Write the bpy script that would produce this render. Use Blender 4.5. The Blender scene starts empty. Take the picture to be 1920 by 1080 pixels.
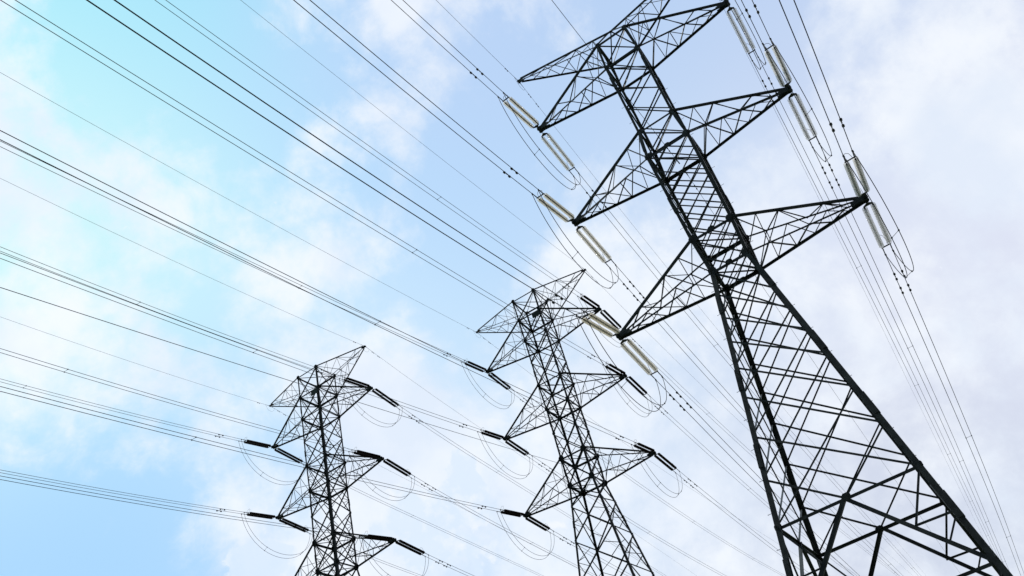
import bpy, bmesh, math, random
from mathutils import Vector, Matrix
R = math.radians
random.seed(7)
sc = bpy.context.scene
COL = sc.collection
EYE = 1.7                       # height of the photographer's eye above the ground

# ---------------------------------------------------------------- camera
cd = bpy.data.cameras.new('camera'); cam = bpy.data.objects.new('camera', cd); COL.objects.link(cam)
sc.camera = cam
PITCH, ROLL = 0.6549, -0.2947
cd.sensor_width = 36.0; cd.lens = 1573.65/1920*36.0
cd.clip_start = 0.1; cd.clip_end = 6000
fwd = Vector((0, math.cos(PITCH), math.sin(PITCH))); up0 = Vector((0, -math.sin(PITCH), math.cos(PITCH))); rt0 = Vector((1, 0, 0))
rt = math.cos(ROLL)*rt0 + math.sin(ROLL)*up0; up = -math.sin(ROLL)*rt0 + math.cos(ROLL)*up0
m = Matrix((rt, up, -fwd)).transposed().to_4x4(); m.translation = Vector((0, 0, EYE))
cam.matrix_world = m

# ---------------------------------------------------------------- sky
w = bpy.data.worlds.new('World'); sc.world = w; w.use_nodes = True
nt = w.node_tree; nt.nodes.clear()
N = nt.nodes.new; LK = nt.links.new
SUN_EL, SUN_AZ = 52.0, -62.0     # azimuth from +Y towards +X
SKY_BASE=[((-0.397,0.397,0.827),(152,229,243),200),((-0.259,0.478,0.839),(161,222,248),200),((-0.353,0.461,0.814),(161,229,246),200),((-0.425,0.524,0.739),(216,250,250),220),((-0.489,0.566,0.664),(202,248,243),180),((-0.447,0.610,0.654),(206,248,246),200),((-0.341,0.582,0.738),(202,239,250),200),((-0.383,0.665,0.642),(197,238,252),200),((-0.522,0.633,0.572),(210,241,252),200),((-0.530,0.721,0.446),(161,208,248),200),((-0.453,0.750,0.482),(163,213,251),200),((-0.461,0.791,0.403),(168,211,248),200),((-0.414,0.789,0.454),(170,214,250),200),((-0.337,0.745,0.575),(197,230,253),220),((-0.181,0.611,0.770),(181,222,253),250),((-0.066,0.554,0.830),(188,213,247),200),((-0.011,0.731,0.682),(183,217,250),200),((0.028,0.607,0.795),(185,209,243),200),((-0.142,0.806,0.574),(202,232,253),220),((0.243,0.651,0.719),(181,207,241),200),((0.404,0.626,0.666),(187,207,240),250),((0.490,0.683,0.541),(223,228,244),150),((0.331,0.764,0.555),(226,232,246),150),((0.465,0.808,0.363),(221,225,241),150),((0.306,0.911,0.277),(206,212,228),150),((0.389,0.901,0.194),(204,213,230),200),((0.070,0.887,0.457),(207,226,247),200),((0.124,0.931,0.343),(219,228,244),200),((-0.046,0.914,0.403),(207,228,249),200),((-0.260,0.822,0.506),(213,230,250),200),((0.195,0.766,0.612),(201,221,246),200),((-0.230,0.886,0.403),(211,227,249),200)]
SKY_CLOUD=[((-0.140,0.635,0.760),0.09,452),((-0.057,0.625,0.778),0.07,590),((-0.187,0.652,0.734),0.05,803),((-0.202,0.712,0.673),0.10,452),((-0.138,0.716,0.685),0.05,803),((-0.252,0.718,0.648),0.08,803),((-0.320,0.611,0.724),0.11,452),((-0.354,0.571,0.741),0.06,452),((-0.417,0.481,0.771),0.12,357),((-0.037,0.546,0.837),0.12,1156),((-0.009,0.618,0.786),0.05,1156),((-0.455,0.694,0.558),0.13,239),((-0.350,0.746,0.566),0.12,239),((-0.490,0.632,0.600),0.05,357),((-0.208,0.777,0.594),0.09,357),((-0.168,0.828,0.535),0.12,357),((-0.348,0.815,0.463),0.13,452),((-0.127,0.853,0.506),0.08,357),((-0.274,0.870,0.411),0.10,357),((-0.061,0.933,0.355),0.10,171),((0.078,0.901,0.426),0.10,128),((0.072,0.780,0.622),0.12,803),((0.121,0.831,0.542),0.10,289),((-0.159,0.881,0.445),0.08,289),((0.455,0.666,0.590),0.10,128),((0.435,0.612,0.660),0.07,590),((0.533,0.635,0.559),0.08,128),((0.274,0.751,0.601),0.12,239),((0.297,0.816,0.497),0.03,201),((0.460,0.786,0.413),0.04,89),((0.209,0.893,0.399),0.05,72),((0.193,0.782,0.592),0.05,452),((-0.493,0.742,0.454),-0.16,100),((-0.341,0.703,0.624),-0.05,590),((-0.326,0.517,0.791),-0.06,289),((-0.228,0.525,0.820),-0.10,239),((-0.010,0.699,0.715),-0.14,357),((0.034,0.749,0.662),-0.06,590),((0.082,0.632,0.771),-0.04,357),((0.262,0.643,0.719),-0.22,239),((-0.230,0.593,0.772),-0.06,803),((0.371,0.627,0.685),-0.10,590),((-0.082,0.783,0.616),-0.05,803),((0.383,0.751,0.538),-0.06,590),((0.388,0.841,0.377),-0.04,357)]
SKY_CUMULUS=[((-0.355,0.847,0.395),0.46,2500),((-0.335,0.862,0.380),0.34,1806),((-0.115,0.887,0.447),0.32,4275),((-0.115,0.898,0.425),0.26,3211),((-0.183,0.897,0.403),0.30,803),((-0.232,0.888,0.398),0.20,1156),((-0.144,0.918,0.369),0.22,803),((-0.028,0.878,0.478),0.18,11289),((-0.079,0.922,0.380),0.14,803),((0.000,0.936,0.351),0.10,357),((-0.360,0.803,0.475),0.10,3211)]

def s2l(c):
    c = c/255.0
    return c/12.92 if c <= .04045 else ((c+.055)/1.055)**2.4
def math_(op, a, b=None, c=None):
    n = N('ShaderNodeMath'); n.operation = op
    for i, x in enumerate((a, b, c)):
        if x is None: continue
        if isinstance(x, (int, float)): n.inputs[i].default_value = x
        else: LK(x, n.inputs[i])
    return n.outputs[0]
def vmath(op, a, b):
    n = N('ShaderNodeVectorMath'); n.operation = op
    for i, x in enumerate((a, b)):
        if isinstance(x, tuple): n.inputs[i].default_value = x
        elif x is not None: LK(x, n.inputs[i])
    return n
tc = N('ShaderNodeTexCoord'); dirv = vmath('NORMALIZE', tc.outputs['Generated'], None).outputs[0]
def lobe(d, k, src):
    v = Vector(d).normalized()
    dp = vmath('DOT_PRODUCT', src, tuple(v)).outputs['Value']
    return math_('EXPONENT', math_('MULTIPLY_ADD', dp, float(k), -float(k)))
# a slow wobble so that colour regions of the air have soft uneven outlines
wn = N('ShaderNodeTexNoise'); LK(dirv, wn.inputs['Vector']); wn.inputs['Scale'].default_value = 3.0; wn.inputs['Detail'].default_value = 3.0
wv = vmath('SUBTRACT', wn.outputs['Color'], (.5, .5, .5)).outputs[0]
wsc = N('ShaderNodeVectorMath'); wsc.operation = 'SCALE'; LK(wv, wsc.inputs[0]); wsc.inputs['Scale'].default_value = 0.05
dw = vmath('NORMALIZE', vmath('ADD', dirv, wsc.outputs[0]).outputs[0], None).outputs[0]
acc = None; wsum = None
for d, c, k in SKY_BASE:
    e = lobe(d, k*.5, dw)
    n = N('ShaderNodeVectorMath'); n.operation = 'SCALE'
    n.inputs[0].default_value = tuple(s2l(x) for x in c); LK(e, n.inputs['Scale'])
    acc = n.outputs[0] if acc is None else vmath('ADD', acc, n.outputs[0]).outputs[0]
    wsum = e if wsum is None else math_('ADD', wsum, e)
inv = math_('DIVIDE', 1.0, math_('MAXIMUM', wsum, 1e-9))
n = N('ShaderNodeVectorMath'); n.operation = 'SCALE'; LK(acc, n.inputs[0]); LK(inv, n.inputs['Scale'])
air = n.outputs[0]
# clouds
def noise(sc_, det, rough, vec, off=(0, 0, 0), dist=0.0):
    n = N('ShaderNodeTexNoise'); n.inputs['Scale'].default_value = sc_; n.inputs['Detail'].default_value = det
    n.inputs['Roughness'].default_value = rough; n.inputs['Distortion'].default_value = dist
    LK(vmath('ADD', vec, off).outputs[0], n.inputs['Vector']); return n.outputs['Fac']
bias = None
for d, b, k in SKY_CLOUD:
    t = math_('MULTIPLY', lobe(d, k, dw), b)
    bias = t if bias is None else math_('ADD', bias, t)
n1 = noise(5.6, 10, .60, dw, (3.1, 1.7, 5.2), .1)
n2 = noise(15.0, 9, .64, dw, (8.3, 2.2, .4), .2)
fb = math_('ADD', math_('MULTIPLY', n1, .70), math_('MULTIPLY', n2, .30))
den = math_('ADD', fb, bias)
mr = N('ShaderNodeMapRange'); mr.interpolation_type = 'SMOOTHSTEP'; LK(den, mr.inputs['Value'])
mr.inputs['From Min'].default_value = .475; mr.inputs['From Max'].default_value = .68
mixc = N('ShaderNodeMix'); mixc.data_type = 'RGBA'
LK(math_('MULTIPLY', mr.outputs['Result'], .9), mixc.inputs['Factor']); LK(air, mixc.inputs['A'])
# the thick parts of the cloud are slightly greyer below
sh = N('ShaderNodeMapRange'); LK(noise(7.0, 6, .55, dw, (1.2, 9.1, 3.3)), sh.inputs['Value']); sh.inputs['From Min'].default_value = .42; sh.inputs['From Max'].default_value = .66
mcol = N('ShaderNodeMix'); mcol.data_type = 'RGBA'; LK(sh.outputs['Result'], mcol.inputs['Factor'])
mcol.inputs['A'].default_value = (s2l(246), s2l(250), s2l(255), 1); mcol.inputs['B'].default_value = (s2l(228), s2l(237), s2l(250), 1)
LK(mcol.outputs['Result'], mixc.inputs['B'])
# small heaped clouds low in the sky, crisp at their tops
cb = None
for d, b, k in SKY_CUMULUS:
    t = math_('MULTIPLY', lobe(d, k, dirv), b)
    cb = t if cb is None else math_('ADD', cb, t)
n3 = noise(26.0, 7, .6, dirv, (2.2, 4.4, 7.1), .25)
cm = N('ShaderNodeMapRange'); cm.interpolation_type = 'SMOOTHSTEP'; LK(math_('ADD', n3, cb), cm.inputs['Value'])
cm.inputs['From Min'].default_value = .69; cm.inputs['From Max'].default_value = .78
ch_ = N('ShaderNodeMapRange'); LK(math_('ADD', noise(34.0, 5, .6, dirv, (2.26, 4.4, 7.16)), math_('MULTIPLY', cb, -.5)), ch_.inputs['Value']); ch_.inputs['From Min'].default_value = .32; ch_.inputs['From Max'].default_value = .55
ccol = N('ShaderNodeMix'); ccol.data_type = 'RGBA'; LK(ch_.outputs['Result'], ccol.inputs['Factor'])
ccol.inputs['A'].default_value = (s2l(220), s2l(235), s2l(252), 1); ccol.inputs['B'].default_value = (s2l(246), s2l(249), s2l(255), 1)
mixq = N('ShaderNodeMix'); mixq.data_type = 'RGBA'; LK(math_('MULTIPLY', cm.outputs['Result'], .75), mixq.inputs['Factor'])
LK(mixc.outputs['Result'], mixq.inputs['A']); LK(ccol.outputs['Result'], mixq.inputs['B'])
mixc = mixq
# Nishita daylight under the veil of cloud
ns = N('ShaderNodeTexSky'); ns.sky_type = 'NISHITA'; ns.sun_disc = False
ns.sun_elevation = R(SUN_EL); ns.sun_rotation = R(SUN_AZ); ns.air_density = 1.0; ns.dust_density = 1.0
veil = N('ShaderNodeVectorMath'); veil.operation = 'SCALE'; LK(mixc.outputs['Result'], veil.inputs[0]); veil.inputs['Scale'].default_value = 8.95
mixn = N('ShaderNodeMix'); mixn.data_type = 'RGBA'; mixn.inputs['Factor'].default_value = .92
LK(ns.outputs['Color'], mixn.inputs['A']); LK(veil.outputs[0], mixn.inputs['B'])
bg = N('ShaderNodeBackground'); LK(mixn.outputs['Result'], bg.inputs['Color']); bg.inputs['Strength'].default_value = 0.12
out = N('ShaderNodeOutputWorld'); LK(bg.outputs[0], out.inputs['Surface'])

# ---------------------------------------------------------------- sun, exposure
sd = bpy.data.lights.new('sun', 'SUN'); sd.energy = 2.5; sd.angle = R(.5); sd.color = (1, .95, .86)
sun = bpy.data.objects.new('sun', sd); COL.objects.link(sun)
sdir = Vector((math.sin(R(SUN_AZ))*math.cos(R(SUN_EL)), math.cos(R(SUN_AZ))*math.cos(R(SUN_EL)), math.sin(R(SUN_EL))))
sun.rotation_euler = sdir.to_track_quat('Z', 'Y').to_euler(); sun.location = (0, 0, 120)
sc.view_settings.view_transform = 'Standard'; sc.view_settings.look = 'None'
sc.view_settings.exposure = 0; sc.view_settings.gamma = 1
sc.render.resolution_x = 1024; sc.render.resolution_y = 576
sc.render.engine = 'CYCLES'

# ---------------------------------------------------------------- materials
def mat(name, col, rough=.6, metal=0., noise_amt=0., noise_scale=6., col2=None, spec=.5, transl=None, coat=0., bump=0.):
    mt = bpy.data.materials.new(name); mt.use_nodes = True
    t = mt.node_tree; b = t.nodes['Principled BSDF']
    b.inputs['Base Color'].default_value = (*col, 1); b.inputs['Roughness'].default_value = rough
    b.inputs['Metallic'].default_value = metal; b.inputs['Specular IOR Level'].default_value = spec
    b.inputs['Coat Weight'].default_value = coat
    tcn = t.nodes.new('ShaderNodeTexCoord')
    if col2 is not None:
        nz = t.nodes.new('ShaderNodeTexNoise'); nz.inputs['Scale'].default_value = noise_scale; nz.inputs['Detail'].default_value = 6
        t.links.new(tcn.outputs['Object'], nz.inputs['Vector'])
        cr = t.nodes.new('ShaderNodeValToRGB'); cr.color_ramp.elements[0].position = .35; cr.color_ramp.elements[1].position = .68
        cr.color_ramp.elements[0].color = (*col, 1); cr.color_ramp.elements[1].color = (*col2, 1)
        t.links.new(nz.outputs['Fac'], cr.inputs['Fac']); t.links.new(cr.outputs['Color'], b.inputs['Base Color'])
    if bump:
        nb = t.nodes.new('ShaderNodeTexNoise'); nb.inputs['Scale'].default_value = noise_scale*4; nb.inputs['Detail'].default_value = 4
        t.links.new(tcn.outputs['Object'], nb.inputs['Vector'])
        bp = t.nodes.new('ShaderNodeBump'); bp.inputs['Strength'].default_value = bump; t.links.new(nb.outputs['Fac'], bp.inputs['Height'])
        t.links.new(bp.outputs['Normal'], b.inputs['Normal'])
    if transl:
        tr = t.nodes.new('ShaderNodeBsdfTranslucent'); tr.inputs['Color'].default_value = (*transl, 1)
        mx = t.nodes.new('ShaderNodeMixShader'); mx.inputs['Fac'].default_value = .7
        o = t.nodes['Material Output']
        t.links.new(b.outputs[0], mx.inputs[1]); t.links.new(tr.outputs[0], mx.inputs[2]); 
        tp_ = t.nodes.new('ShaderNodeBsdfTransparent'); tp_.inputs['Color'].default_value = (*transl, 1)
        m2 = t.nodes.new('ShaderNodeMixShader'); m2.inputs['Fac'].default_value = .42
        t.links.new(mx.outputs[0], m2.inputs[1]); t.links.new(tp_.outputs[0], m2.inputs[2]); t.links.new(m2.outputs[0], o.inputs['Surface'])
    return mt
M_NEAR = mat('weathered_dark_steel', (.012, .018, .026), .55, .2, col2=(.055, .066, .076), noise_scale=2.0, bump=.12, spec=.5)
M_FAR = mat('dark_lattice_steel', (.014, .018, .025), .65, 0, col2=(.026, .032, .040), noise_scale=1.0, spec=.25)
M_FIT = mat('galvanised_fittings', (.02, .024, .03), .5, .3, col2=(.05, .055, .06), noise_scale=9)
M_WIRE = mat('dark_aluminium_wire', (.012, .017, .026), .6, .2, spec=.3)
M_GLASS = mat('cream_glass_discs', (.92, .86, .76), .12, 0, col2=(.94, .91, .86), noise_scale=7, transl=(1, .94, .84), coat=.5)
M_PALE = mat('pale_grey_discs', (.86, .82, .78), .15, 0, col2=(.88, .88, .86), noise_scale=7, transl=(.98, .96, .94), coat=.5)
M_CAP = mat('insulator_cap_metal', (.03, .022, .016), .5, .4)
M_PORC = mat('dark_brown_porcelain', (.016, .006, .010), .35, 0, col2=(.035, .012, .018), noise_scale=5, spec=.4)
M_PLATE = mat('dark_green_plate', (.010, .026, .026), .5, .1, col2=(.016, .036, .036), noise_scale=3)

# ---------------------------------------------------------------- helpers
def link_mesh(name, bm, material, parent=None, smooth=False):
    bmesh.ops.recalc_face_normals(bm, faces=bm.faces)
    me = bpy.data.meshes.new(name); bm.to_mesh(me); bm.free()
    me.materials.append(material)
    if smooth:
        for p in me.polygons: p.use_smooth = True
    o = bpy.data.objects.new(name, me); COL.objects.link(o)
    if parent is not None: o.parent = parent
    return o
def tag(o, label=None, cat=None, group=None, kind=None):
    if label: o['label'] = label
    if cat: o['category'] = cat
    if group: o['group'] = group
    if kind: o['kind'] = kind
    return o
def empty(name, loc=(0, 0, 0), rz=0.0):
    o = bpy.data.objects.new(name, None); COL.objects.link(o); o.location = loc; o.rotation_euler = (0, 0, rz)
    o.empty_display_size = .3
    return o
def prism(bm, A, B, pts, ex, ey):
    n = len(pts)
    a = [bm.verts.new(A+ex*x+ey*y) for x, y in pts]; b = [bm.verts.new(B+ex*x+ey*y) for x, y in pts]
    for i in range(n): bm.faces.new((a[i], a[(i+1) % n], b[(i+1) % n], b[i]))
    bm.faces.new(a[::-1]); bm.faces.new(b)
def angle(bm, A, B, size, ex, ey, t=None):
    """an L-shaped steel angle from A to B; its two flanges run along ex and ey"""
    A = Vector(A); B = Vector(B); d = (B-A).normalized()
    ex = Vector(ex); ex = (ex-d*ex.dot(d))
    if ex.length < 1e-4: ex = d.orthogonal()
    ex.normalize(); e2 = d.cross(ex).normalized()
    if e2.dot(Vector(ey)) < 0: e2 = -e2
    t = t or max(.014, size*.12)
    prism(bm, A, B, [(0, 0), (size, 0), (size, t), (t, t), (t, size), (0, size)], ex, e2)
def box(bm, c, sx, sy, sz, X=Vector((1, 0, 0)), Y=Vector((0, 1, 0)), Z=Vector((0, 0, 1))):
    c = Vector(c); v = []
    for i in (-1, 1):
        for j in (-1, 1):
            for k in (-1, 1): v.append(bm.verts.new(c+X*(i*sx/2)+Y*(j*sy/2)+Z*(k*sz/2)))
    for f in ((0, 1, 3, 2), (4, 6, 7, 5), (0, 4, 5, 1), (2, 3, 7, 6), (0, 2, 6, 4), (1, 5, 7, 3)): bm.faces.new([v[i] for i in f])
def tube(bm, P, r, n=6, closed=False):
    rings = []; P = [Vector(p) for p in P]
    ref = None
    for i, p in enumerate(P):
        if closed: d = P[(i+1) % len(P)]-P[i-1]
        else: d = P[min(i+1, len(P)-1)]-P[max(i-1, 0)]
        d.normalize()
        if ref is None: ref = d.orthogonal().normalized()
        ref = (ref-d*ref.dot(d)); ref.normalize()
        e = d.cross(ref)
        rr = r[i] if isinstance(r, (list, tuple)) else r
        rings.append([bm.verts.new(p+(ref*math.cos(2*math.pi*k/n)+e*math.sin(2*math.pi*k/n))*rr) for k in range(n)])
    m_ = len(rings)
    for i in range(m_ if closed else m_-1):
        a, b = rings[i], rings[(i+1) % m_]
        for k in range(n): bm.faces.new((a[k], a[(k+1) % n], b[(k+1) % n], b[k]))
    if not closed: bm.faces.new(rings[0][::-1]); bm.faces.new(rings[-1])
def plate(bm, c, u, v, su, sv, t, cut=.28):
    """an eight-sided steel plate centred on c, lying in the plane of u and v"""
    c = Vector(c); u = u.normalized(); n = u.cross(v).normalized(); v = n.cross(u)
    k = 1-cut*2
    pts = [(su/2, sv/2*k), (su/2*k, sv/2), (-su/2*k, sv/2), (-su/2, sv/2*k), (-su/2, -sv/2*k), (-su/2*k, -sv/2), (su/2*k, -sv/2), (su/2, -sv/2*k)]
    prism(bm, c-n*(t/2), c+n*(t/2), pts, u, v)
def V(*a): return Vector(a)

# ---------------------------------------------------------------- ground (below the frame)
bm = bmesh.new()
n_ = 60
vs = [[None]*(n_+1) for _ in range(n_+1)]
for i in range(n_+1):
    for j in range(n_+1):
        a = (i/n_*2-1); b = (j/n_*2-1)
        x = math.copysign(abs(a)**2.2, a)*2600; y = math.copysign(abs(b)**2.2, b)*2600
        vs[i][j] = bm.verts.new((x, y, 0))
for i in range(n_):
    for j in range(n_): bm.faces.new((vs[i][j], vs[i+1][j], vs[i+1][j+1], vs[i][j+1]))
gm = mat('rough_grass', (.045, .07, .022), .95, 0, col2=(.09, .10, .045), noise_scale=.25, bump=.5)
tag(link_mesh('ground', bm, gm), kind='structure')

# ---------------------------------------------------------------- pylons
TW = [(0.3056, 50.0, 32.4181, -0.4045), (0.0192, 99.2925, 43.1297, -0.3763), (-0.3023, 106.3995, 42.9925, -0.4052)]
ARM = [[9.548, 9.3358, 9.4399, 9.407], [9.5761, 9.5286, 9.5529, 9.503]]
ZT = [[30.2901, 23.0873, 11.5282, -0.0048], [29.7173, 22.4956, 11.2954, -0.0808]]
ZL = [[28.6, 26.3677, 23.1116, 14.7047, 11.7176, 3.0125, 0, -18.0669], [29.729, 26.2018, 22.5378, 15.0459, 11.2163, 3.8042, 0, -18.0669]]
WL = [[0.0, 1.432, 1.573, 1.5243, 1.766, 1.5909, 1.3854, 3.9944], [1.8585, 1.8298, 1.8169, 1.804, 1.7269, 1.7777, 1.7258, 3.9944]]
KY = [0.9831, 1.0911]
def origin(t):
    az, D, z, yaw = TW[t]
    return Vector((D*math.sin(az), D*math.cos(az), 0)), yaw
def zlift(t): return TW[t][2]+EYE                # height of the lowest arm above the pylon's foot
def toworld(t, p):
    o, yaw = origin(t); c, s = math.cos(yaw), math.sin(yaw)
    return Vector((o.x+c*p[0]-s*p[1], o.y+s*p[0]+c*p[1], p[2]+zlift(t)))
DESC = ['the nearest, largest pylon', 'the middle pylon', 'the farthest-left pylon']
PYL = ['big near steel lattice pylon leaning across the right half of the photo',
       'middle of the three dark lattice pylons, standing in the centre of the photo',
       'smallest dark lattice pylon, standing farthest left']

def make_pylon(t):
    g = 0 if t == 0 else 1
    o, yaw = origin(t); H = zlift(t)
    root = empty('lattice_pylon', o, yaw)
    tag(root, PYL[t], 'pylon', 'three lattice pylons of the power line')
    mt = M_NEAR if t == 0 else M_FAR
    near = t == 0
    zz = ZL[g]; ww = WL[g]; ky = KY[g]
    slope = (ww[7]-ww[6])/(zz[6]-zz[7])
    def wid(z):
        if z <= zz[6]: return ww[6]+slope*(zz[6]-z)
        for i in range(6):
            if zz[i+1] <= z <= zz[i]:
                f = (z-zz[i+1])/(zz[i]-zz[i+1]); return ww[i+1]*(1-f)+ww[i]*f
        return ww[0]
    def cor(sx, sy, z): a = wid(z); return Vector((sx*a, sy*a*ky, z+H))
    corners = [(-1, -1), (1, -1), (1, 1), (-1, 1)]
    top = zz[1] if near else zz[0]
    LEG = .245 if near else .25
    BR = .115 if near else .13
    HZ = .17 if near else .17
    LC = .075 if near else .068
    # --- lattice nodes
    if near:
        latt = [11.7176, 10.25, 8.8, 7.35, 5.9, 4.45, 3.0125, 1.5, 0, -1.9, -3.8, -5.7, -7.7, -9.8, -12.5, -15.2, -18.07]
        xs = [(26.3677, 23.1116), (23.1116, 20.5), (20.5, 17.7), (17.7, 14.7047), (14.7047, 11.7176)]
        horiz = [26.3677, 23.1116, 14.7047, 11.7176, 3.0125, 0, -18.07]
        low = [-18.07, -23.6, -H+.0]
    else:
        latt = []
        xs = [(29.729, 26.2018), (26.2018, 22.5378), (22.5378, 18.8), (18.8, 15.0459), (15.0459, 11.2163), (11.2163, 7.5), (7.5, 3.8042), (3.8042, 0), (0, -2.7), (-2.7, -7.1), (-7.1, -12.15), (-12.15, -18.07)]
        horiz = [29.729, 26.2018, 22.5378, 15.0459, 11.2163, 3.8042, 0, -18.07]
        low = [-18.07, -27.0, -H]
    # --- legs
    zs = [z for z in sorted(set([top]+[z for z in zz[1:7]]+[zz[7], -H]), reverse=True) if z <= top]
    bolt_me = None; nbolt = 0
    for sx, sy in corners:
        bm = bmesh.new()
        for a, b in zip(zs, zs[1:]):
            o_ = V(sx*.07, sy*.07, 0) if near else V(0, 0, 0)
            angle(bm, cor(sx, sy, b)+o_, cor(sx, sy, a)+o_, LEG*((1.3 if near else 1.0) if a <= 0 else (.95 if a <= 15 else .8)), (-sx, 0, 0), (0, -sy, 0), .035)
        leg = link_mesh('leg', bm, mt, root)
        # splice plates bolted over the joints
        sp = [21, 13.2, 6.5, -2.8, -8.7, -13.8, -20.5, -26] if near else [24, 17, 9, 1.8, -5, -14]
        for z in sp:
            c = cor(sx, sy, z)+(V(sx*.07, sy*.07, 0) if near else V(0, 0, 0)); d = (cor(sx, sy, z+.5)-cor(sx, sy, z-.5)).normalized()
            L = 1.5 if near else .9
            bm = bmesh.new()
            for (u, off) in ((V(-sx, 0, 0), V(0, sy, 0)), (V(0, -sy, 0), V(sx, 0, 0))):
                u2 = (u-d*u.dot(d)).normalized()
                cc = c+u2*(LEG*.42)+off*.022
                box(bm, cc, LEG*(1.15 if near else 1.02), .035, L, u2, off, d)
            link_mesh('splice_plate', bm, mt, leg)
        # node plates
        for z in horiz:
            if z == zz[0] and near: continue
            s = (.42 if near else .52) * (1.4 if z in (11.7176, 3.0125, 0, 3.8042) else 1)
            bm = bmesh.new(); c = cor(sx, sy, z)
            plate(bm, c+V(-sx*s*.22, sy*.006, 0), V(1, 0, 0), V(0, 0, 1), s, s*1.15, .03)
            plate(bm, c+V(sx*.006, -sy*s*.22, 0), V(0, 1, 0), V(0, 0, 1), s, s*1.15, .03)
            link_mesh('gusset_plate', bm, mt, leg)
        # step bolts up two opposite legs of the near pylon
        if near and (sx, sy) in ((-1, -1), (1, 1)):
            if bolt_me is None:
                bm = bmesh.new(); tube(bm, [V(0, 0, 0), V(.30, 0, 0)], .014, 5); tube(bm, [V(.30, 0, 0), V(.325, 0, 0)], .028, 6)
                bo = link_mesh('step_bolt', bm, mt, leg); bolt_me = bo.data; first = bo
            z = -26.0; k = 0
            while z < 22 and nbolt < 98:
                o2 = first if nbolt == 0 else bpy.data.objects.new('step_bolt', bolt_me)
                if nbolt: COL.objects.link(o2)
                o2.parent = leg; c = cor(sx, sy, z)
                side = k % 2
                o2.location = c + (V(sx*.0, -sy*LEG*.5, 0) if side else V(-sx*LEG*.5, 0, 0))
                o2.rotation_euler = (0, 0, (0 if sx > 0 else math.pi) if side else (math.pi/2 if sy > 0 else -math.pi/2))
                z += .98; k += 1; nbolt += 1
    # --- bracing, one mesh for each face
    faces = [((-1, -1), (1, -1)), ((1, -1), (1, 1)), ((1, 1), (-1, 1)), ((-1, 1), (-1, -1))]
    for (a, b) in faces:
        inw = -V((a[0]+b[0])/2, (a[1]+b[1])/2, 0); outw = -inw
        A = lambda z, off=0.: cor(*a, z)+outw*off
        B = lambda z, off=0.: cor(*b, z)+outw*off
        bm = bmesh.new()
        def mem(p, q, s):
            angle(bm, p, q, s, (q-p).cross(outw), inw, None)
        if near:
            for z0, z1 in xs:
                k1 = 1 if a[0] < b[0] else .75; k2 = .75 if a[0] < b[0] else 1
                mem(A(z0), B(z1), BR*k1); mem(B(z0, -.05), A(z1, -.05), BR*k2)
            for i in range(len(latt)):
                last = len(latt)-1
                for P, Q, off in ((A, B, 0), (B, A, -.05)):
                    if i+2 <= last: mem(P(latt[i], off), Q(latt[i+2], off), BR*(1 if latt[i] > 0 else 1.12)*(.95 if (P is A) == (a[0] < 0 or a[0] == b[0]) else .6))
                mid = lambda z, off=0: (A(z, off)+B(z, off))/2
            for off, P in ((0, A), (-.05, B)):
                mem(mid(latt[0], off), P(latt[1], off), BR)
                mem(P(latt[-2], off), mid(latt[-1], off), BR*(1.1 if (P is A) == (a[0] < 0 or a[0] == b[0]) else .7))
            # legs' spread below the waist: K frames with small struts
            m0 = mid(-18.07)
            for P in (A, B):
                mem(m0, P(-23.6), BR*1.9); q = (m0+P(-23.6))/2; q2 = m0.lerp(P(-23.6), .72)
                mem(P(-18.07), q, BR*.9); mem(P(-20.9), q, BR*.9); mem(P(-20.9), q2, BR*.7)
                mem(mid(-23.6), P(-H), BR*1.9); q = mid(-23.6).lerp(P(-H), .5)
                mem(P(-23.6), q, BR*.9); mem(P(-28.6), q, BR*.9)
            mem(A(-23.6), B(-23.6), HZ)
        else:
            for z0, z1 in xs:
                s = BR*(1.0 if z1 >= 0 else 1.05)
                mem(A(z0), B(z1), s); mem(B(z0, -.05), A(z1, -.05), s)
                if z0-z1 > 3.3 and z0 < 23:
                    f0 = wid(z0)/(wid(z0)+wid(z1)); zc = z0+(z1-z0)*f0
                    for P, Q in ((A, B), (B, A)):
                        zm = (z0+z1)/2
                        mem(P(zm), P(z0).lerp(Q(z1), .30), LC); mem(P(zm), P(z1).lerp(Q(z0), .30), LC)
            for P in (A, B):
                m0 = (A(-18.07)+B(-18.07))/2; mem(m0, P(-27), BR*1.5); mem(P(-22.5), m0.lerp(P(-27), .5), BR*.8); mem(P(-18.07), m0.lerp(P(-27), .5), BR*.8)
                m0 = (A(-27)+B(-27))/2; mem(m0, P(-H), BR*1.5); mem(P(-27), m0.lerp(P(-H), .5), BR*.8)
            mem(A(-27), B(-27), HZ)
        face = link_mesh('face_bracing', bm, mt, root)
        # horizontal members at the arm levels
        for z in horiz:
            if near and z == zz[0]: continue
            bm = bmesh.new()
            thick = HZ*(1.3 if z in (zz[1], zz[4], zz[6], zz[5]) else 1)
            angle(bm, A(z, .02), B(z, .02), thick, V(0, 0, -1), inw)
            link_mesh('crossbar', bm, mt, root)
        if near:
            for z in (11.7176, 3.0125, 0, -18.07):
                bm = bmesh.new(); c = (A(z, .04)+B(z, .04))/2
                plate(bm, c, (B(z)-A(z)), V(0, 0, 1), .5, .42, .03)
                link_mesh('gusset_plate', bm, mt, face)
    # --- plan bracing
    for z in horiz:
        if near and z in (zz[0], -18.07): continue
        bm = bmesh.new(); s = LC*1.1
        angle(bm, cor(-1, -1, z-.06), cor(1, 1, z-.06), s, (0, 0, -1), (1, -1, 0)); angle(bm, cor(1, -1, z-.12), cor(-1, 1, z-.12), s, (0, 0, -1), (1, 1, 0))
        link_mesh('plan_bracing', bm, mt, root)
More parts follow.
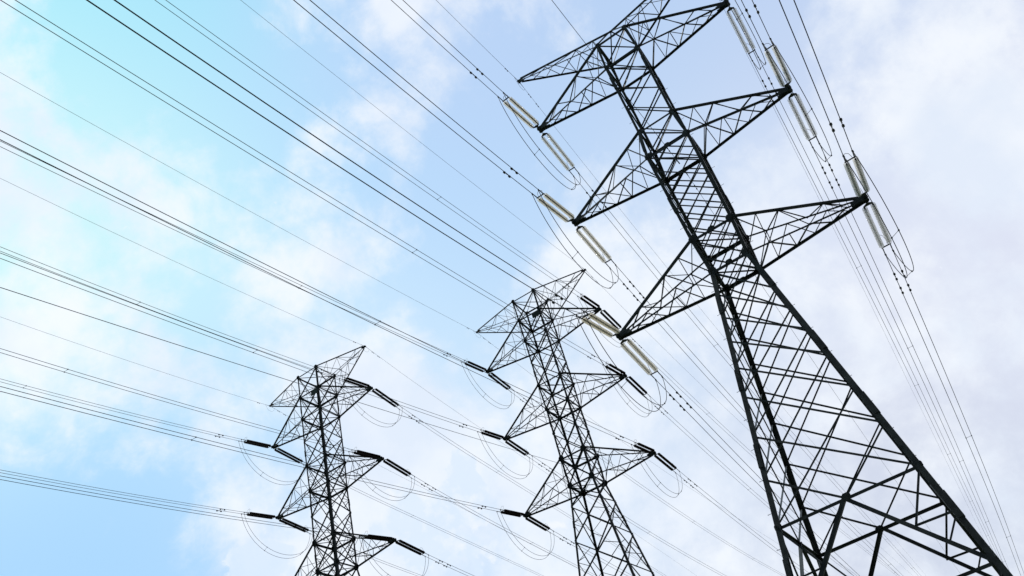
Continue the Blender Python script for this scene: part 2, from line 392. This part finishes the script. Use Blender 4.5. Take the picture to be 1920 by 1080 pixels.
    # --- arms
    def arm(name, s, tipx, tipz, up_pts, lo_pts, lab, bays, chord, lace):
        """up_pts and lo_pts: (point at sy=-1, point at sy=+1) where the chords leave the body"""
        tip = V(s*tipx, 0, tipz+H)
        bm = bmesh.new()
        e = .13
        def tp(sy, k): return tip+V(-s*.25, sy*e, (.1 if k == 0 else -.1))
        ch = {}
        for k, pts in ((0, up_pts), (1, lo_pts)):
            for j, sy in ((0, -1), (1, 1)): ch[(k, sy)] = (pts[j], tp(sy, k))
        single = (up_pts[0]-up_pts[1]).length < .01
        P = lambda k, sy, f: ch[(k, sy)][0].lerp(ch[(k, sy)][1], f)
        fr = [0]+[1-(1-i/bays)**1.15 for i in range(1, bays)]+[1]
        def mem(p, q, sz, n):
            if (p-q).length > .35: angle(bm, p, q, sz, (q-p).cross(n), -n)
        for i in range(bays):
            f0, f1 = fr[i], fr[i+1]; fm = (f0+f1)/2
            last = i == bays-1
            sz = lace*(1-.25*i/bays)
            # vertical sides, front and back: a zigzag, with an upright in the deep first bay
            for sy in (-1, 1):
                n = V(0, sy, 0); u = i % 2
                if last: continue
                mem(P(u, sy, f0) if i else P(1, sy, 0), P(1-u, sy, f1) if i else P(0, sy, f1), sz, n)
                if i == 0: mem(P(1, sy, f1), P(0, sy, f1), sz*.8, n)
                if i == 1: mem(P(1, sy, f0), P(0, sy, f1), sz, n)
            # top and bottom
            for k in (0, 1):
                if single and k == 0: continue
                n = V(0, 0, 1 if k == 0 else -1)
                if last: continue
                j = 1 if (i+k) % 2 else -1
                mem(P(k, j, f0), P(k, -j, f1), sz*(1.15 if k else .9), n)
                if i == 2 and k: mem(P(k, -1, f0), P(k, 1, f0), sz, n)
        o_ = link_mesh(name, bm, mt, root)
        for (k, sy), (p, q) in ch.items():
            if single and k == 0 and sy == 1: continue
            bm = bmesh.new()
            angle(bm, p, q, chord*(1.0 if (k, sy) in ((1, 1), (0, -1)) else .8), V(0, -sy, 0), V(0, 0, -1 if k else 1))
            link_mesh('chord', bm, mt, o_)
        bm = bmesh.new()
        big = name == 'cross_arm'
        hw, hh, hl = (.20, .24, .42) if big else (.12, .13, .30)
        if not near: hw, hh, hl = hw*.95, hh*.9, hl*.95
        pts = [(-hl*2.3, -hh*.5), (-hl*.2, -hh), (hl*.25, -hh), (hl*.45, -hh*.5), (hl*.45, hh*.5), (hl*.25, hh), (-hl*.2, hh), (-hl*2.3, hh*.5)]
        for oy in (-hw, hw-.04):
            prism(bm, tip+V(0, oy, 0), tip+V(0, oy+.04, 0), pts, V(s, 0, 0), V(0, 0, 1))
        if big:
            box(bm, tip+V(0, 0, 0), hl*.5, hw*3.0, hh*1.2); box(bm, tip+V(-s*hl*.5, 0, 0), .05, hw*1.9, hh*1.5)
        tube(bm, [tip+V(0, -hw*1.8, 0), tip+V(0, hw*1.8, 0)], hh*.35, 8)
        link_mesh('tip_plate', bm, mt, o_)
        return o_
    lv = {1: (1, 2), 2: (3, 4), 3: (5, 6)}
    for l in (1, 2, 3):
        a, b = lv[l]
        for s in (-1, 1):
            up = (cor(s, -1, zz[a]), cor(s, 1, zz[a])); lo = (cor(s, -1, zz[b]), cor(s, 1, zz[b]))
            arm('cross_arm', s, ARM[g][l], ZT[g][l], up, lo, None, 6 if near else 5, .165 if near else .175, LC)
    for s in (-1, 1):
        if near:
            ap = V(0, 0, 28.6+H); up = (ap, ap)
            arm('earth_wire_arm', s, ARM[g][0], ZT[g][0], up, (cor(s, -1, zz[1]), cor(s, 1, zz[1])), None, 6, .13, LC*.8)
            bm = bmesh.new()
            angle(bm, ap, cor(s, -1, zz[1]), .11, (1, 0, 0), (0, 0, 1)); angle(bm, ap, cor(s, 1, zz[1]), .11, (1, 0, 0), (0, 0, 1))
            link_mesh('peak_strut', bm, mt, root)
        else:
            arm('earth_wire_arm', s, ARM[g][0], ZT[g][0], (cor(s, -1, zz[0]), cor(s, 1, zz[0])), (cor(s, -1, zz[1]), cor(s, 1, zz[1])), None, 5, .12, LC*.85)
    if not near:
        bm = bmesh.new(); c = cor(1, -1, zz[1]); 
        box(bm, c+V(-.75, -.06, -.55), 1.25, .03, .85); 
        tag(link_mesh('warning_plate', bm, M_PLATE, root), 'blank dark green plate')
        for z in (7.5,):
            for sx, sy in corners:
                bm = bmesh.new(); c = cor(sx, sy, z)
                plate(bm, c+V(-sx*.14, sy*.006, 0), V(1, 0, 0), V(0, 0, 1), .42, .5, .03)
                link_mesh('gusset_plate', bm, mt, root)
    # footings
    for sx, sy in corners:
        bm = bmesh.new(); c = cor(sx, sy, -H); c.z = 0
        box(bm, c+V(0, 0, .12), 1.1, 1.1, .5); link_mesh('concrete_footing', bm, mat_conc, root)
    return root
mat_conc = mat('footing_concrete', (.28, .27, .25), .9, 0, col2=(.36, .35, .32), noise_scale=4, bump=.3)
for t in range(3): make_pylon(t)

# ---------------------------------------------------------------- wires and insulators
WM={(0,1,-1):(0.4191,0.1982,0.00108,6.03),(0,2,-1):(0.4074,0.1963,0.00108,6.03),(0,3,-1):(0.4014,0.2018,0.00108,6.03),(0,0,-1):(0.4202,0.1589,0.00108,6.03),(0,3,1):(0.4012,0.1681,0.00108,6.03),(0,2,1):(0.4132,0.1933,0.00108,6.03),(1,0,1):(0.4279,0.0941,0.00034,5.46),(1,1,1):(0.4259,0.1206,0.00034,5.46),(1,2,1):(0.4243,0.1189,0.00034,5.46),(1,3,1):(0.4261,0.1082,0.00034,5.46),(1,0,-1):(0.4295,0.0965,0.00034,5.46),(1,1,-1):(0.4267,0.1177,0.00034,5.46),(1,2,-1):(0.4276,0.1184,0.00034,5.46),(1,3,-1):(0.4296,0.1155,0.00034,5.46),(2,0,1):(0.4224,0.1,0.00065,5.48),(2,1,1):(0.4228,0.1274,0.00065,5.48),(2,2,1):(0.4226,0.1245,0.00065,5.48),(2,3,1):(0.4247,0.1307,0.00065,5.48),(2,0,-1):(0.4217,0.0986,0.00065,5.48),(2,1,-1):(0.4227,0.1285,0.00065,5.48),(2,2,-1):(0.421,0.1209,0.00065,5.48),(0,0,1):(0.4104,0.1542,0.00108,6.03),(0,1,1):(0.4104,0.1927,0.00108,6.03),(2,3,-1):(0.4226,0.1258,0.00065,5.48)}
WP={(0,1,-1):(0.3776,0.1191,0.00071,5.82),(0,2,-1):(0.3813,0.1198,0.00071,5.82),(0,3,-1):(0.3825,0.132,0.00071,5.82),(0,1,1):(0.3814,0.1146,0.00071,5.82),(0,2,1):(0.3776,0.1154,0.00071,5.82),(0,3,1):(0.3791,0.1066,0.00071,5.82),(0,0,-1):(0.3754,0.0959,0.00071,5.82),(1,1,-1):(0.3977,0.1183,0.00055,5.81),(1,1,1):(0.4051,0.1124,0.00055,5.81),(1,2,-1):(0.4037,0.1106,0.00055,5.81),(1,2,1):(0.399,0.1199,0.00055,5.81),(1,3,-1):(0.401,0.1104,0.00055,5.81),(1,3,1):(0.4034,0.111,0.00055,5.81),(2,1,-1):(0.3116,0.044,0.00085,6.57),(2,1,1):(0.3106,0.0494,0.00085,6.57),(2,2,-1):(0.3129,0.0477,0.00085,6.57),(2,2,1):(0.3106,0.0552,0.00085,6.57),(2,3,1):(0.3159,0.0521,0.00085,6.57),(2,0,1):(0.3123,0.0397,0.00085,6.57),(2,0,-1):(0.3134,0.0379,0.00085,6.57),(0,0,1):(0.3793,0.0946,0.00071,5.82),(1,0,-1):(0.4017,0.091,0.00055,5.81),(1,0,1):(0.4017,0.091,0.00055,5.81),(2,3,-1):(0.3125,0.0493,0.00085,6.57)}

MAT_D = {}
BUN = [.56, .52, .52]
def frame(t, l, sd, side):
    """point and directions of the span that leaves an arm tip; side -1 towards the viewer, +1 away"""
    g = 0 if t == 0 else 1
    az, s, c, L = (WM if side < 0 else WP)[(t, l, sd)]
    P = toworld(t, (sd*ARM[g][l], 0, ZT[g][l]))
    h = Vector((math.sin(az), math.cos(az), 0))*side
    lat = Vector((h.y, -h.x, 0))
    return P, h, lat, s, c, L
def wpt(fr_, x, off=0.):
    P, h, lat, s, c, L = fr_
    v = s/(2*c)
    z = -s*x+c*x*x if x < v*1.15 else None
    if z is None:
        xv = v*1.15; z = -s*xv+c*xv*xv+(2*c*xv-s)*(x-xv)
    return P+h*x+lat*off+Vector((0, 0, z))
disc_cache = {}
def disc_mesh(kind, n, pitch, rad):
    key = (kind, n)
    if key in disc_cache: return disc_cache[key]
    bm = bmesh.new(); seg = 14
    def ring(x, r): return [bm.verts.new((x, r*math.cos(2*math.pi*k/seg), r*math.sin(2*math.pi*k/seg))) for k in range(seg)]
    def skin(a, b, mi):
        for k in range(seg):
            f = bm.faces.new((a[k], a[(k+1) % seg], b[(k+1) % seg], b[k])); f.material_index = mi; f.smooth = True
    for i in range(n):          # each disc: a metal cap and one glass bell with a rolled rim
        x = i*pitch
        pr = [(x-.004, .03), (x, .056), (x+pitch*.36, .068), (x+pitch*.44, .05)]
        rs = [ring(*p) for p in pr]
        for a, b in zip(rs, rs[1:]): skin(a, b, 1)
        if kind == 'porc': pr = [(x+pitch*.36, .045), (x+pitch*.50, rad*.9), (x+pitch*.60, rad), (x+pitch*.64, rad*.95), (x+pitch*.60, rad*.6), (x+pitch*.7, .03)]
        else: pr = [(x+pitch*.36, .045), (x+pitch*.46, rad*.62), (x+pitch*.60, rad*.97), (x+pitch*.70, rad), (x+pitch*.70, rad*.93)]
        rs = [ring(*p) for p in pr]
        for a, b in zip(rs, rs[1:]): skin(a, b, 0)
        rs = [ring(x+pitch*.4, .034), ring(x+pitch, .034)]; skin(rs[0], rs[1], 1)
    me = bpy.data.meshes.new('disc_column'); bm.to_mesh(me); bm.free()
    me.materials.append({'glass': M_GLASS, 'pale': M_PALE, 'porc': M_PORC}[kind]); me.materials.append(M_CAP if kind != 'porc' else M_PORC)
    disc_cache[key] = me; return me
ARMN = {1: 'top', 2: 'middle', 3: 'lowest'}
SN = {-1: 'left', 1: 'right'}
TN = ['the nearest pylon', 'the middle pylon', 'the farthest-left pylon']
def make_string(t, l, sd, side):
    fr_ = frame(t, l, sd, side); P, h, lat, s, c, L = fr_
    E = wpt(fr_, L)
    d = (E-P); LEN = d.length; d.normalize(); upv = lat.cross(d)*1.0
    if upv.z < 0: upv = -upv
    kind = 'porc' if t else ('glass' if sd < 0 else 'pale')
    look = {'glass': 'cream glass', 'pale': 'pale grey glass', 'porc': 'dark brown'}[kind]
    root = empty('insulator_string', P)
    root.matrix_world = Matrix((d, lat, upv)).transposed().to_4x4() @ Matrix.Identity(4)
    root.location = P
    way = 'up-left' if side < 0 else 'down-right'
    tag(root, '%s double insulator, %s tip of %s arm, %s, reaching %s' % (look, SN[sd], ARMN[l], TN[t][4:], way), 'insulator',
        'double insulator strings on %s' % TN[t])
    X = V(1, 0, 0); Y = V(0, 1, 0); Z = V(0, 0, 1)
    sp = BUN[t]; rad = .185 if t == 0 else .168
    x0 = .34; x1 = .75 if t == 0 else .62; x3 = LEN-.12; x2 = LEN-.24
    # shackle and link
    bm = bmesh.new()
    tube(bm, [V(.12, 0, 0), V(.24, .0, .06), V(.34, 0, 0), V(.24, 0, -.06)], .022, 6, closed=True)
    tube(bm, [V(.30, 0, 0), V(.40, .05, 0), V(.50, 0, 0), V(.40, -.05, 0)], .022, 6, closed=True)
    tube(bm, [V(.46, 0, 0), V(.62, 0, 0)], .026, 6)
    link_mesh('shackle', bm, M_FIT, root)
    bm = bmesh.new()       # triangular yoke
    prism(bm, V(0, 0, -.02), V(0, 0, .02), [(.52, -.06), (.52, .06), (x1-.02, sp/2+.06), (x1+.06, sp/2+.05), (x1+.05, -sp/2-.05), (x1-.02, -sp/2-.06)], X, Y)
    link_mesh('yoke_plate', bm, M_FIT, root)
    bm = bmesh.new()       # yoke bar at the wire end
    box(bm, V(x3-.02, 0, 0), .10, sp+.14, .04); 
    for q in (-1, 1): tube(bm, [V(x3, q*sp/2, 0), V(LEN+.05, q*sp/2, 0)], .03, 6)
    link_mesh('yoke_plate', bm, M_FIT, root)
    pitch = .195 if t == 0 else .135
    n = int((x2-x1-.1)/pitch)
    st = x1+.06+((x2-x1-.1)-n*pitch)/2
    for q in (-1, 1):
        o_ = bpy.data.objects.new('disc_column', disc_mesh(kind, n, pitch, rad)); COL.objects.link(o_)
        o_.parent = root; o_.location = (st, q*sp/2, 0)
        for xa, xb in ((x1, st+.02), (st+n*pitch-.06, x3)):
            bm = bmesh.new(); tube(bm, [V(xa, q*sp/2, 0), V(xb, q*sp/2, 0)], .028, 6)
            link_mesh('end_pin', bm, M_FIT, root)
    # arcing ring standing over the wire end
    bm = bmesh.new()
    rh = .75
    pts = [V(x3, sp*.30, .02), V(x3-.12, sp*.34, rh*.45), V(x3-.34, sp*.28, rh*.86), V(x3-.50, sp*.0, rh*1.0), V(x3-.44, -sp*.25, rh*.82), V(x3-.22, -sp*.30, rh*.40), V(x3, -sp*.28, .02)]
    tube(bm, pts, .014 if t else .016, 5)
    link_mesh('arcing_horn', bm, M_FIT, root)
    bm = bmesh.new()
    tube(bm, [V(x1-.02, 0, .02), V(x1+.15, 0, .18), V(x1+.36, 0, .26)], .013, 5)
    link_mesh('arcing_horn', bm, M_FIT, root)
RW = [.025, .023, .023]
def damper(parent, fr_, x, off, sc_=1.0):
    """two weights on a short cable clamped under the wire"""
    c0 = wpt(fr_, x, off); d = (wpt(fr_, x+.5, off)-wpt(fr_, x-.5, off)).normalized(); dn = V(0, 0, -1)
    bm = bmesh.new()
    tube(bm, [c0, c0+dn*.10], .03*sc_, 6)
    tube(bm, [c0+dn*.10-d*.27*sc_, c0+dn*.09, c0+dn*.10+d*.27*sc_], .012, 5)
    for q in (-1, 1):
        a = c0+dn*.10+d*(q*.17*sc_); b = c0+dn*.11+d*(q*.36*sc_)
        tube(bm, [a, a.lerp(b, .2), a.lerp(b, .8), b], [.03*sc_, .062*sc_, .068*sc_, .045*sc_], 7)
    link_mesh('vibration_damper', bm, M_FIT, parent)
def clamp(parent, fr_, x0, off, ln=.85, r=.042):
    bm = bmesh.new()
    tube(bm, [wpt(fr_, x0, off), wpt(fr_, x0+.15, off), wpt(fr_, x0+ln-.2, off), wpt(fr_, x0+ln, off)], [r, r, r*.85, r*.55], 7)
    box(bm, wpt(fr_, x0+ln*.82, off)+V(0, 0, -.05), .10, .06, .16)
    link_mesh('dead_end_clamp', bm, M_FIT, parent)
def make_span(t, l, sd, side):
    fr_ = frame(t, l, sd, side); P, h, lat, s, c, L = fr_
    xmax = 190. if t == 0 and side < 0 else 300.
    if side < 0: xmax = min(xmax, s/c)
    origin_ = wpt(fr_, L if l else .2)
    way = 'up-left' if side < 0 else 'down-right'
    root = empty('power_line' if l else 'earth_wire', origin_)
    def put(o_):
        o_.matrix_parent_inverse = Matrix.Translation(-origin_)
    if l:
        tag(root, 'twin wires from %s tip of %s arm on %s, running %s' % (SN[sd], ARMN[l], TN[t], way), 'power line',
            'twin power wires of %s' % TN[t])
    else:
        tag(root, 'single thin wire from %s peak tip of %s, running %s' % (SN[sd], TN[t], way), 'earth wire', 'thin earth wires of the pylon tops')
    x0 = L if l else .25
    xs_ = [x0+i*1.5 for i in range(4)]
    while xs_[-1] < xmax: xs_.append(xs_[-1]+4.0)
    for off in ((-BUN[t]/2, BUN[t]/2) if l else (0,)):
        bm = bmesh.new(); tube(bm, [wpt(fr_, x, off) for x in xs_], RW[t] if l else (.015 if side < 0 or t else .013), 6)
        link_mesh('wire', bm, M_WIRE, root, True)
    before = set(o.name for o in root.children)
    if l:
        for off in (-BUN[t]/2, BUN[t]/2):
            clamp(root, fr_, L, off)
            dx = (L+4.3,) if side < 0 else (L+3.6, L+5.6)
            for k, x in enumerate(dx): damper(root, fr_, x+(.12 if off > 0 else 0), off, 1.2 if t else 1.3)
        x = 42. if t == 0 else 30.+7*l
        while x < xmax-15:
            if not (side < 0 and t == 0 and x < 30):
                bm = bmesh.new(); a = wpt(fr_, x, -BUN[t]/2); b = wpt(fr_, x, BUN[t]/2)
                tube(bm, [a, b], .016, 5)
                for e in (a, b): box(bm, e, .07, .07, .10)
                link_mesh('spacer', bm, M_FIT, root)
            x += 34+3*l
    else:
        for x in ((1.9, 3.3) if side > 0 else (2.3,)): damper(root, fr_, x, 0, .75)
        bm = bmesh.new(); tube(bm, [wpt(fr_, 0), wpt(fr_, .3)], .035, 6); tube(bm, [wpt(fr_, .3), wpt(fr_, .95)], [.03, .018], 6)
        link_mesh('dead_end_clamp', bm, M_FIT, root)
    for ch in root.children: put(ch)
def cubic(p0, p1, p2, p3, f):
    g_ = 1-f
    return p0*(g_**3)+p1*(3*g_*g_*f)+p2*(3*g_*f*f)+p3*(f**3)
def make_jumper(t, l, sd):
    fa = frame(t, l, sd, -1); fb = frame(t, l, sd, 1)
    A0 = wpt(fa, fa[5]+.72); origin_ = A0
    root = empty('jumper_loop', origin_)
    tag(root, 'twin wire loop hanging below %s tip of %s arm on %s' % (SN[sd], ARMN[l], TN[t]), 'jumper cable', 'hanging jumper loops of %s' % TN[t])
    drop = 4.6 if t == 0 else 4.8
    curves = []
    for q in (-1, 1):
        a = wpt(fa, fa[5]+.72, q*BUN[t]/2)+V(0, 0, -.12); b = wpt(fb, fb[5]+.72, -q*BUN[t]/2)+V(0, 0, -.12)
        span = b-a
        dr = drop*(1.0+.03*q)
        pts = []
        for i in range(33):
            f = i/32
            pts.append(cubic(a, a+span*.10+V(0, 0, -dr*1.28), b-span*.10+V(0, 0, -dr*1.28), b, f))
        curves.append(pts)
        bm = bmesh.new(); tube(bm, pts, .022 if t else .025, 6); link_mesh('wire', bm, M_WIRE, root, True)
    for i in (11, 24):
        bm = bmesh.new(); a, b = curves[0][i], curves[1][i]
        tube(bm, [a, b], .016, 5)
        for e in (a, b): box(bm, e, .08, .08, .09)
        link_mesh('spacer', bm, M_FIT, root)
    for ch in root.children: ch.matrix_parent_inverse = Matrix.Translation(-origin_)
for t in range(3):
    for sd in (-1, 1):
        for side in (-1, 1):
            make_span(t, 0, sd, side)
        for l in (1, 2, 3):
            for side in (-1, 1):
                make_string(t, l, sd, side); make_span(t, l, sd, side)
            make_jumper(t, l, sd)
# small bonding loops under the earth wire tips
for t in range(3):
    for sd in (-1, 1):
        if t == 0 and sd == 1: continue
        fa = frame(t, 0, sd, -1); fb = frame(t, 0, sd, 1)
        a = wpt(fa, .9); b = wpt(fb, 1.0)
        pts = [cubic(a, a.lerp(b, .2)+V(0, 0, -1.1), b.lerp(a, .2)+V(0, 0, -1.1), b, i/14) for i in range(15)]
        bm = bmesh.new(); tube(bm, [p-a for p in pts], .012, 5)
        o_ = link_mesh('bonding_loop', bm, M_WIRE, None, True); o_.location = a
        tag(o_, 'tiny thin wire loop under the %s peak tip of %s' % (SN[sd], TN[t]), 'wire loop', 'bonding loops under the peak tips')
# lone communication cables fixed to the pylon bodies
def lone(t, p, az, s, c, side, xmax, label, r=.016, damp=()):
    P = toworld(t, p); h = Vector((math.sin(az), math.cos(az), 0))*side
    fr_ = (P, h, Vector((h.y, -h.x, 0)), s, c, 0)
    root = empty('communication_cable', P); tag(root, label, 'cable', 'single cables fixed to the pylon bodies')
    xs_ = [0.]
    while xs_[-1] < xmax: xs_.append(xs_[-1]+(1.5 if xs_[-1] < 6 else 4.))
    bm = bmesh.new(); tube(bm, [wpt(fr_, x) for x in xs_], r, 6); link_mesh('wire', bm, M_WIRE, root, True)
    for x in damp: damper(root, fr_, x, 0, .8)
    bm = bmesh.new(); tube(bm, [wpt(fr_, 0), wpt(fr_, .5), wpt(fr_, .9)], [.05, .05, .02], 6); link_mesh('dead_end_clamp', bm, M_FIT, root)
    for ch in root.children: ch.matrix_parent_inverse = Matrix.Translation(-P)
lone(0, (0, 0, 11.0), .40, .17, .0008, -1, 180, 'lone thin cable entering the nearest pylon body from the upper left', .018, (2.6, 4.4))
lone(0, (0, .9, 11.0), .38, .09, .0008, 1, 240, 'lone thin cable leaving the nearest pylon body toward the lower right', .016, (2.2, 4.6))
lone(1, (0, 0, 2.0), .40, .16, .0002, -1, 230, 'lone single cable running from left edge to the middle pylon body', .021)
